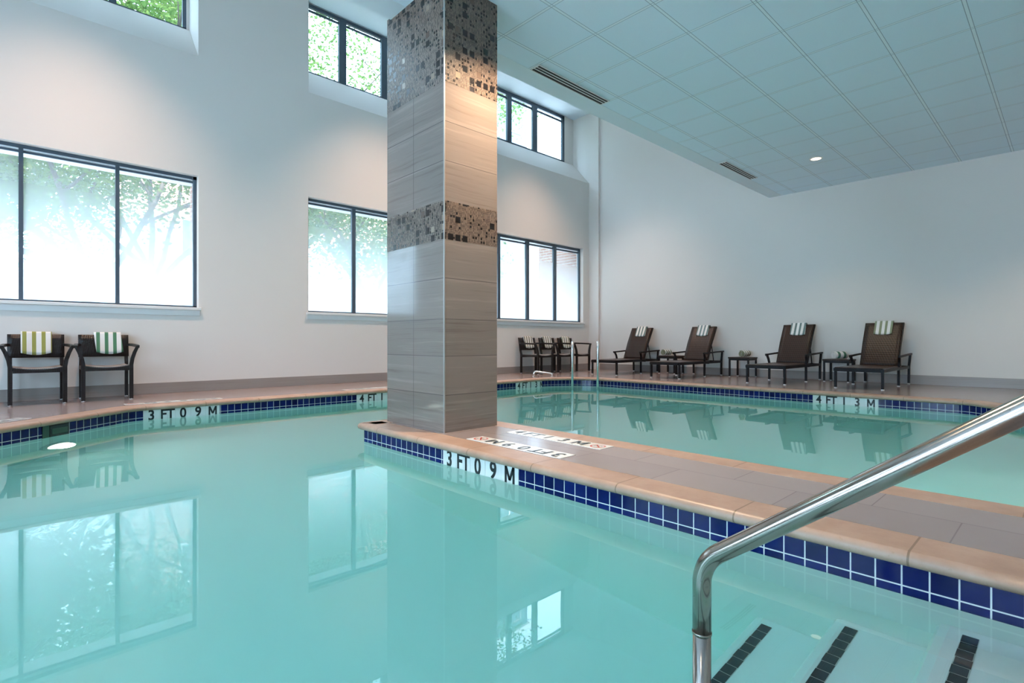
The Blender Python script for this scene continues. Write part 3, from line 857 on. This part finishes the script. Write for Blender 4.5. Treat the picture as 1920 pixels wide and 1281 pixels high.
tw = {'olive': mk_towel('olive_striped_towelling', (.33, .33, .10), 1, .0875, .085),
      'green': mk_towel('green_striped_towelling', (.10, .24, .14), 1, .0875, .075),
      'grey': mk_towel('grey_green_striped_towelling', (.22, .23, .16), 1, .075, .02),
      'blue': mk_towel('blue_grey_striped_towelling', (.17, .23, .22), 1, .080, .02),
      'sage': mk_towel('sage_striped_towelling', (.27, .29, .19), 1, .080, .02)}
ch0 = make_armchair(); first = True
CH = [(-8.455, .235, 0, 'dark wicker armchair at the left frame edge with an olive-striped towel', 'olive', .0, 'folded towel with olive green and white stripes over the left armchair back', .0),
      (-8.455, .885, R(-2), 'dark wicker armchair with a green-striped towel, right of the near pair', 'green', .05, 'slanting towel with dark green and white stripes over the second near armchair', .1),
      (-8.455, 8.76, 0, 'dark wicker armchair nearest the column in the far row of three', 'grey', .02, 'striped towel over the far armchair next to the column', .1),
      (-8.455, 9.43, 0, 'dark wicker armchair in the middle of the far row of three', 'grey', .0, 'striped towel over the middle chair of the far row', .1),
      (-8.455, 10.10, 0, 'dark wicker armchair nearest the corner in the far row of three', 'sage', .0, 'striped towel over the far armchair next to the room corner', .1)]
for i, (x, y, rz, lab, tc, ty, tlab, sk) in enumerate(CH):
    c = ch0 if i == 0 else copy_tree(ch0)
    c.location = (x, y, 0); c.rotation_euler = (0, 0, rz); tag(c, lab, 'armchair', 'wicker armchairs along the window wall')
    t = drape('striped_towel', tw[tc], 0, .050, .285, .235, .16, sk, .012, .12)
    t.location = (x - .3265, y + ty, .8305); t.rotation_euler = (0, 0, rz); tag(t, tlab, 'towel', 'striped towels over the armchair backs')

def make_lounger():
    c = empty('sun_lounger', (0, 0, 0))
    for (x, y, s) in ((-.31, -.88, 0), (.31, -.88, 0), (-.318, .12, 1), (.318, .12, 1), (-.318, .88, 2), (.318, .88, 2)):
        sg = 1 if x > 0 else -1
        mb = MB()
        if s == 0: pts = [(x, y, .014), (x, y, .30)]
        elif s == 1: pts = [(x, y, .014), (x, y + .005, .32), (x + .012 * sg, y - .005, .40), (x + .02 * sg, y - .04, .462), (x + .026 * sg, y - .085, .486)]
        else: pts = [(x, y, .014), (x + .004 * sg, y, .32), (x + .022 * sg, y, .515)]
        mb.tube(pts, .0165, square=True, up=(1, 0, 0)); l = mb.build('leg', M['frame_dark'], c)
        mb = MB(); mb.cyl((x, y, .001), .022, .018, 14); mb.build('foot_cap', M['white_metal'], l)
    for sg in (-1, 1):
        mb = MB(); mb.tube([(sg * .344, .02, .490), (sg * .346, .12, .488), (sg * .348, .5, .505), (sg * .346, .93, .520)], [.013, .015, .015, .014], square=True)
        mb.build('armrest', M['frame_dark'], c)
    mb = MB()
    for sg in (-1, 1): mb.box((sg * .318 - .016, -.90, .272), (sg * .318 + .016, .90, .318))
    for y in (-.90, .88): mb.box((-.30, y - .02, .268), (.30, y + .02, .316))
    mb.box((-.30, .33, .262), (.30, .37, .30))
    mb.build('bed_frame', M['frame_dark'], c)
    mb = MB(); mb.box((-.318, -.915, .312), (.318, .36, .332), bev=.006); mb.build('seat', M['wicker_brown'], c)
    # raked back, slightly bowed
    def bk(u, v, d):
        w_ = .262 + .006 * v; y = .345 + .40 * v + .02 * math.sin(PI * v) * -1; z = .322 + .735 * v
        return (-w_ + 2 * w_ * u, y + d * .88 + .012 * (1 - (2 * u - 1) ** 2), z + d * .48 * 0)
    mb = MB(); mb.grid(lambda u, v: bk(u, v, -.014), 8, 12); mb.grid(lambda u, v: bk(u, v, .014), 8, 12)
    for v in (0, 1): mb.grid(lambda u, w_: bk(u, v, -.014 + .028 * w_), 8, 1, smooth=False)
    for u in (0, 1): mb.grid(lambda v, w_: bk(u, v, -.014 + .028 * w_), 12, 1, smooth=False)
    bmesh.ops.remove_doubles(mb.bm, verts=mb.bm.verts[:], dist=1e-5)
    b = mb.build('backrest', M['wicker_brown'], c)
    for sg in (-1, 1):
        mb = MB(); mb.tube([(sg * .262, .355, .325), (sg * .266, .545, .70), (sg * .268, .76, 1.05)], .014, square=True); mb.build('side_rail', M['frame_dark'], b)
        mb = MB(); mb.tube([(sg * .24, .58, .70), (sg * .235, .70, .31)], .010, 8); mb.build('prop', M['frame_dark'], c)
    return c
lo0 = make_lounger()
LO = [(-7.085, R(3), 'brown woven sun lounger in the far corner beside the ladder', 'blue', 'blue-grey striped towel over the lounger next to the ladder'),
      (-5.56, 0, 'brown woven sun lounger second from the ladder', 'blue', 'blue-grey striped towel over the second lounger from the ladder'),
      (-3.635, 0, 'brown woven sun lounger between two side tables holding rolled towels, third from the ladder', 'blue', 'grey striped towel over the third lounger from the ladder'),
      (-2.262, 0, 'brown woven sun lounger farthest from the ladder with its weave lit brown', 'sage', 'sage striped towel over the lounger farthest from the ladder')]
for i, (x, rz, lab, tc, tlab) in enumerate(LO):
    c = lo0 if i == 0 else copy_tree(lo0)
    c.location = (x, 10.30, 0); c.rotation_euler = (0, 0, rz); tag(c, lab, 'sun lounger', 'sun loungers along the end wall')
    t = drape('striped_towel', tw[tc], 0, .115, .265, .20, .14, .06 if i < 3 else .0, .012, .08)
    off = Matrix.Rotation(rz, 3, 'Z') @ Vector((0, .748, 0))
    t.location = (x + off.x + (-.0), 10.30 + off.y, 1.066); t.rotation_euler = (0, 0, R(-90) + rz)
    tag(t, tlab, 'towel', 'striped towels over the lounger backs')

def make_table():
    c = empty('side_table', (0, 0, 0)); s = .215
    mb = MB(); mb.box((-s, -s, .382), (s, s, .412), bev=.004); mb.build('table_top', M['wicker_brown'], c)
    mb = MB(); mb.box((-s + .01, -s + .01, .345), (s - .01, s - .01, .382)); mb.build('apron', M['frame_dark'], c)
    for sx in (-1, 1):
        for sy in (-1, 1):
            mb = MB(); mb.tube([(sx * .19, sy * .19, .012), (sx * .19, sy * .19, .36)], .015, square=True); l = mb.build('leg', M['frame_dark'], c)
            mb = MB(); mb.cyl((sx * .19, sy * .19, .001), .018, .016, 12); mb.build('foot_cap', M['white_metal'], l)
    return c
def rolled(mat):
    mb = MB(); N = 64; turns = 3.6
    def fn(u, v):
        th = turns * 2 * PI * u; r_ = .010 + .054 * u; return (r_ * math.cos(th - 1.57), -.125 + .25 * v, r_ * math.sin(th - 1.57))
    mb.grid(fn, N, 6); return mb.build('rolled_towel', mat, None, .010)
tb0 = make_table()
rt = {'sage': mk_towel('sage_roll_towelling', (.25, .26, .17), 1, .075, .03), 'green': mk_towel('green_roll_towelling', (.10, .22, .15), 1, .12, .02)}
TB = [(-6.34, 11.0, 'small dark side table between the ladder-side lounger and the next', 'sage', -.13, R(-8), 'rolled striped towel on the side table nearest the ladder'),
      (-4.70, 11.0, 'small dark side table standing clear between the middle loungers', 'sage', .03, R(-8), 'rolled striped towel on the side table standing clear of the loungers'),
      (-2.945, 11.0, 'small dark side table tucked between the two loungers farthest from the ladder', 'green', .0, R(-32), 'rolled green-edged towel on the side table between the last two loungers')]
for i, (x, y, lab, tc, dx, rz, tlab) in enumerate(TB):
    c = tb0 if i == 0 else copy_tree(tb0)
    c.location = (x, y, 0); tag(c, lab, 'side table', 'side tables between the loungers')
    t = rolled(rt[tc]); t.location = (x + dx, y + .02, .412 + .0695); t.rotation_euler = (0, 0, rz); tag(t, tlab, 'towel', 'rolled towels on the side tables')

# ------------------------------------------------------------------ outdoors
mb = MB(); mb.box((-60, -60, -.4), (W - TW - .01, 80, -.1))
tag(struct(mb.build('ground', simple('pale_paving', (.80, .79, .79), .85))), label='pale paving outside the windows', cat='ground')
mb = MB(); mb.box((W - TW - .01, -40, -.2), (40, YB - .21, -.04)); mb.box((XE + .21, YB - .21, -.2), (40, 40, -.04))  # unseen ground, kept pale and bluish to bounce daylight up to the ceiling
tag(struct(mb.build('terrace', simple('bounce_terrace', (.78, .83, .90), .8))), label='pale terrace added outside the hall to bounce daylight in', cat='ground')
def tree(x, y, h, seed, label, spread=3.2, leaves=5200, fork=1.7):
    rnd = random.Random(seed)
    t = empty('tree', (x, y, -.1), label=label, cat='tree', group='trees outside the windows')
    mb = MB(); tips = []
    def branch(p, d, ln, r, lvl):
        pts = [p]; q = p.copy(); dd = d.copy(); k = 5
        for i in range(k):
            dd = (dd + Vector((rnd.uniform(-.16, .16), rnd.uniform(-.16, .16), rnd.uniform(-.05, .12)))).normalized()
            q = q + dd * (ln / k); pts.append(q.copy())
            if q.x + x > -9.9: q.x = -9.9 - x; dd.x = -abs(dd.x)
            if lvl >= 1: tips.append((q.copy(), lvl))
        mb.tube(pts, [r * (1 - .55 * i / k) for i in range(k + 1)], 8 if lvl < 2 else 5)
        if lvl < 3:
            for b in range(3 if lvl < 2 else 3):
                at = pts[rnd.randint(2, k)] if b else pts[-1]
                az = rnd.uniform(0, 2 * PI); up = rnd.uniform(.05, .55)
                nd = (dd * .6 + Vector((math.cos(az), math.sin(az), up))).normalized()
                branch(at, nd, ln * rnd.uniform(.55, .8), r * .42, lvl + 1)
    mb.tube([(0, 0, 0), (.03, .02, fork * .5), (0.0, .05, fork)], [.19, .15, .13], 12)
    for k in range(5):
        az = 2 * PI * k / 5 + rnd.uniform(-.4, .4); up = rnd.uniform(.5, 1.3)
        branch(Vector((0, .05, fork - .1 + .12 * k)), Vector((math.cos(az), math.sin(az), up)).normalized(), h * .42, .075, 0)
    mb.build('trunk', M['bark'], t)
    mb = MB()
    for i in range(leaves):
        p, lv = rnd.choice(tips); s = rnd.uniform(.035, .07)
        c = p + Vector((rnd.gauss(0, .34), rnd.gauss(0, .34), rnd.gauss(-.22 if h < 7 else 0., .40)))
        if c.x + x > -9.9 or c.z < .5: continue
        a = Vector((rnd.uniform(-1, 1), rnd.uniform(-1, 1), rnd.uniform(-.6, .6))).normalized()
        b = a.cross(Vector((rnd.uniform(-1, 1), rnd.uniform(-1, 1), rnd.uniform(-1, 1)))).normalized()
        nrm = a.cross(b)
        mb.quad([c - a * s, c + b * s * .55 + nrm * s * .15, c + a * s, c - b * s * .55 + nrm * s * .15])
    tag(mb.build('foliage', M['leaf'], t, normals=False), kind='stuff')
    return t
tree(-12.6, 1.05, 6.2, 3, 'spreading young tree with forked trunk outside the near lower window', leaves=34000)
tree(-15.2, 6.0, 8.5, 8, 'tall leafy tree outside the windows left of the column', leaves=48000, fork=3.4)
tree(-12.4, 6.6, 4.6, 41, 'low spreading tree outside the lower window left of the column', leaves=17000, fork=1.5)
tree(-15.5, -1.8, 7.0, 15, 'leafy tree at the left edge outside the near windows', leaves=16000)
tree(-16.0, 2.6, 11.0, 21, 'leafy tree farther off outside between the first two windows', leaves=30000, fork=2.2)
tree(-17.5, 12.2, 5.0, 33, 'smaller tree outside the window above the far armchairs', leaves=14000)
def building(name, x0, x1, y0, y1, h, mat, label, wx):
    b = empty(name, (x1, (y0 + y1) / 2, -.1), label=label, cat='building')
    cy = (y0 + y1) / 2
    mb = MB(); mb.box((x0 - x1, y0 - cy, 0), (0, y1 - cy, h)); mb.build('facade', mat, b)
    mb = MB(); mb.box((x0 - x1 - .2, y0 - cy - .2, h), (.25, y1 - cy + .2, h + .4)); mb.build('parapet', M['stucco'], b)
    z = 1.2
    while z + 2.2 < h:
        y = y0 - cy + 1.2
        while y + 1.8 < y1 - cy:
            mb = MB(); mb.box((-.02, y, z), (.06, y + 1.5, z + 1.7)); f = mb.build('window', M['stucco'], b)
            mb = MB(); mb.box((.06, y + .1, z + .1), (.07, y + 1.4, z + 1.6)); mb.build('pane', M['pane_dark'], f)
            y += wx
        z += 3.2
    return b
building('brick_building', -34, -26, 4, 22.5, 11.5, M['brick'], 'red brick building across the lawn', 3.4)
building('apartment_building', -46, -36, 26.0, 36.0, 26, simple('blue_grey_cladding', (.10, .125, .16), .7), 'tall pale building seen through the high window beside the column', 3.2)
mb = MB(); mb.box((-10.5, 10.98, -.2), (W - TW - .005, 11.35, 4.6))
tag(struct(mb.build('wall_pier', M['brick'])), label='brick pier outside the far lower window', cat='wall')
mb = MB(); mb.box((-9.38, YB, 3.13), (W - TW - .005, 10.97, 3.25))
tag(struct(mb.build('trim_3', M['stucco'])), label='pale canopy slab outside above the lower windows', cat='canopy')
mb = MB(); mb.box((-9.42, 2.03, -.2), (W - TW - .005, 2.5, 3.12))
tag(struct(mb.build('wall_pier', M['brick'])), label='brick reveal outside the near lower window', cat='wall')

# ------------------------------------------------------------------ daylight
w = bpy.data.worlds.new('sky'); sc.world = w; w.use_nodes = True
nt = w.node_tree; nt.nodes.clear()
ow = nt.nodes.new('ShaderNodeOutputWorld'); bg = nt.nodes.new('ShaderNodeBackground')
bg.inputs[0].default_value = (.53, .77, 1., 1); bg.inputs[1].default_value = 10.5
nt.links.new(bg.outputs[0], ow.inputs[0])
sun = bpy.data.lights.new('sun', 'SUN'); sun.energy = 13.; sun.angle = R(2); sun.color = (1., .95, .86)
so = bpy.data.objects.new('sun', sun); COL.objects.link(so); so.rotation_euler = (R(38), 0, R(75))
# ------------------------------------------------------------------ camera and view
cam = bpy.data.cameras.new('camera'); co = bpy.data.objects.new('camera', cam); COL.objects.link(co)
cam.sensor_width = 36.; cam.lens = 36. * 995.8 / 1920.; cam.clip_end = 300.; cam.clip_start = .02
co.location = (0, 0, .732); co.rotation_euler = (R(90), 0, R(46.62)); sc.camera = co
vs = sc.view_settings
vs.view_transform = 'Standard'; vs.look = 'None'; vs.gamma = 1.; vs.exposure = .10; vs.use_curve_mapping = False
cy = sc.cycles
cy.max_bounces = 14; cy.diffuse_bounces = 6; cy.glossy_bounces = 6; cy.transmission_bounces = 10; cy.transparent_max_bounces = 16; cy.volume_bounces = 1
cy.sample_clamp_indirect = 6.; cy.caustics_reflective = True; cy.caustics_refractive = True; cy.blur_glossy = .3
cy.use_denoising = True
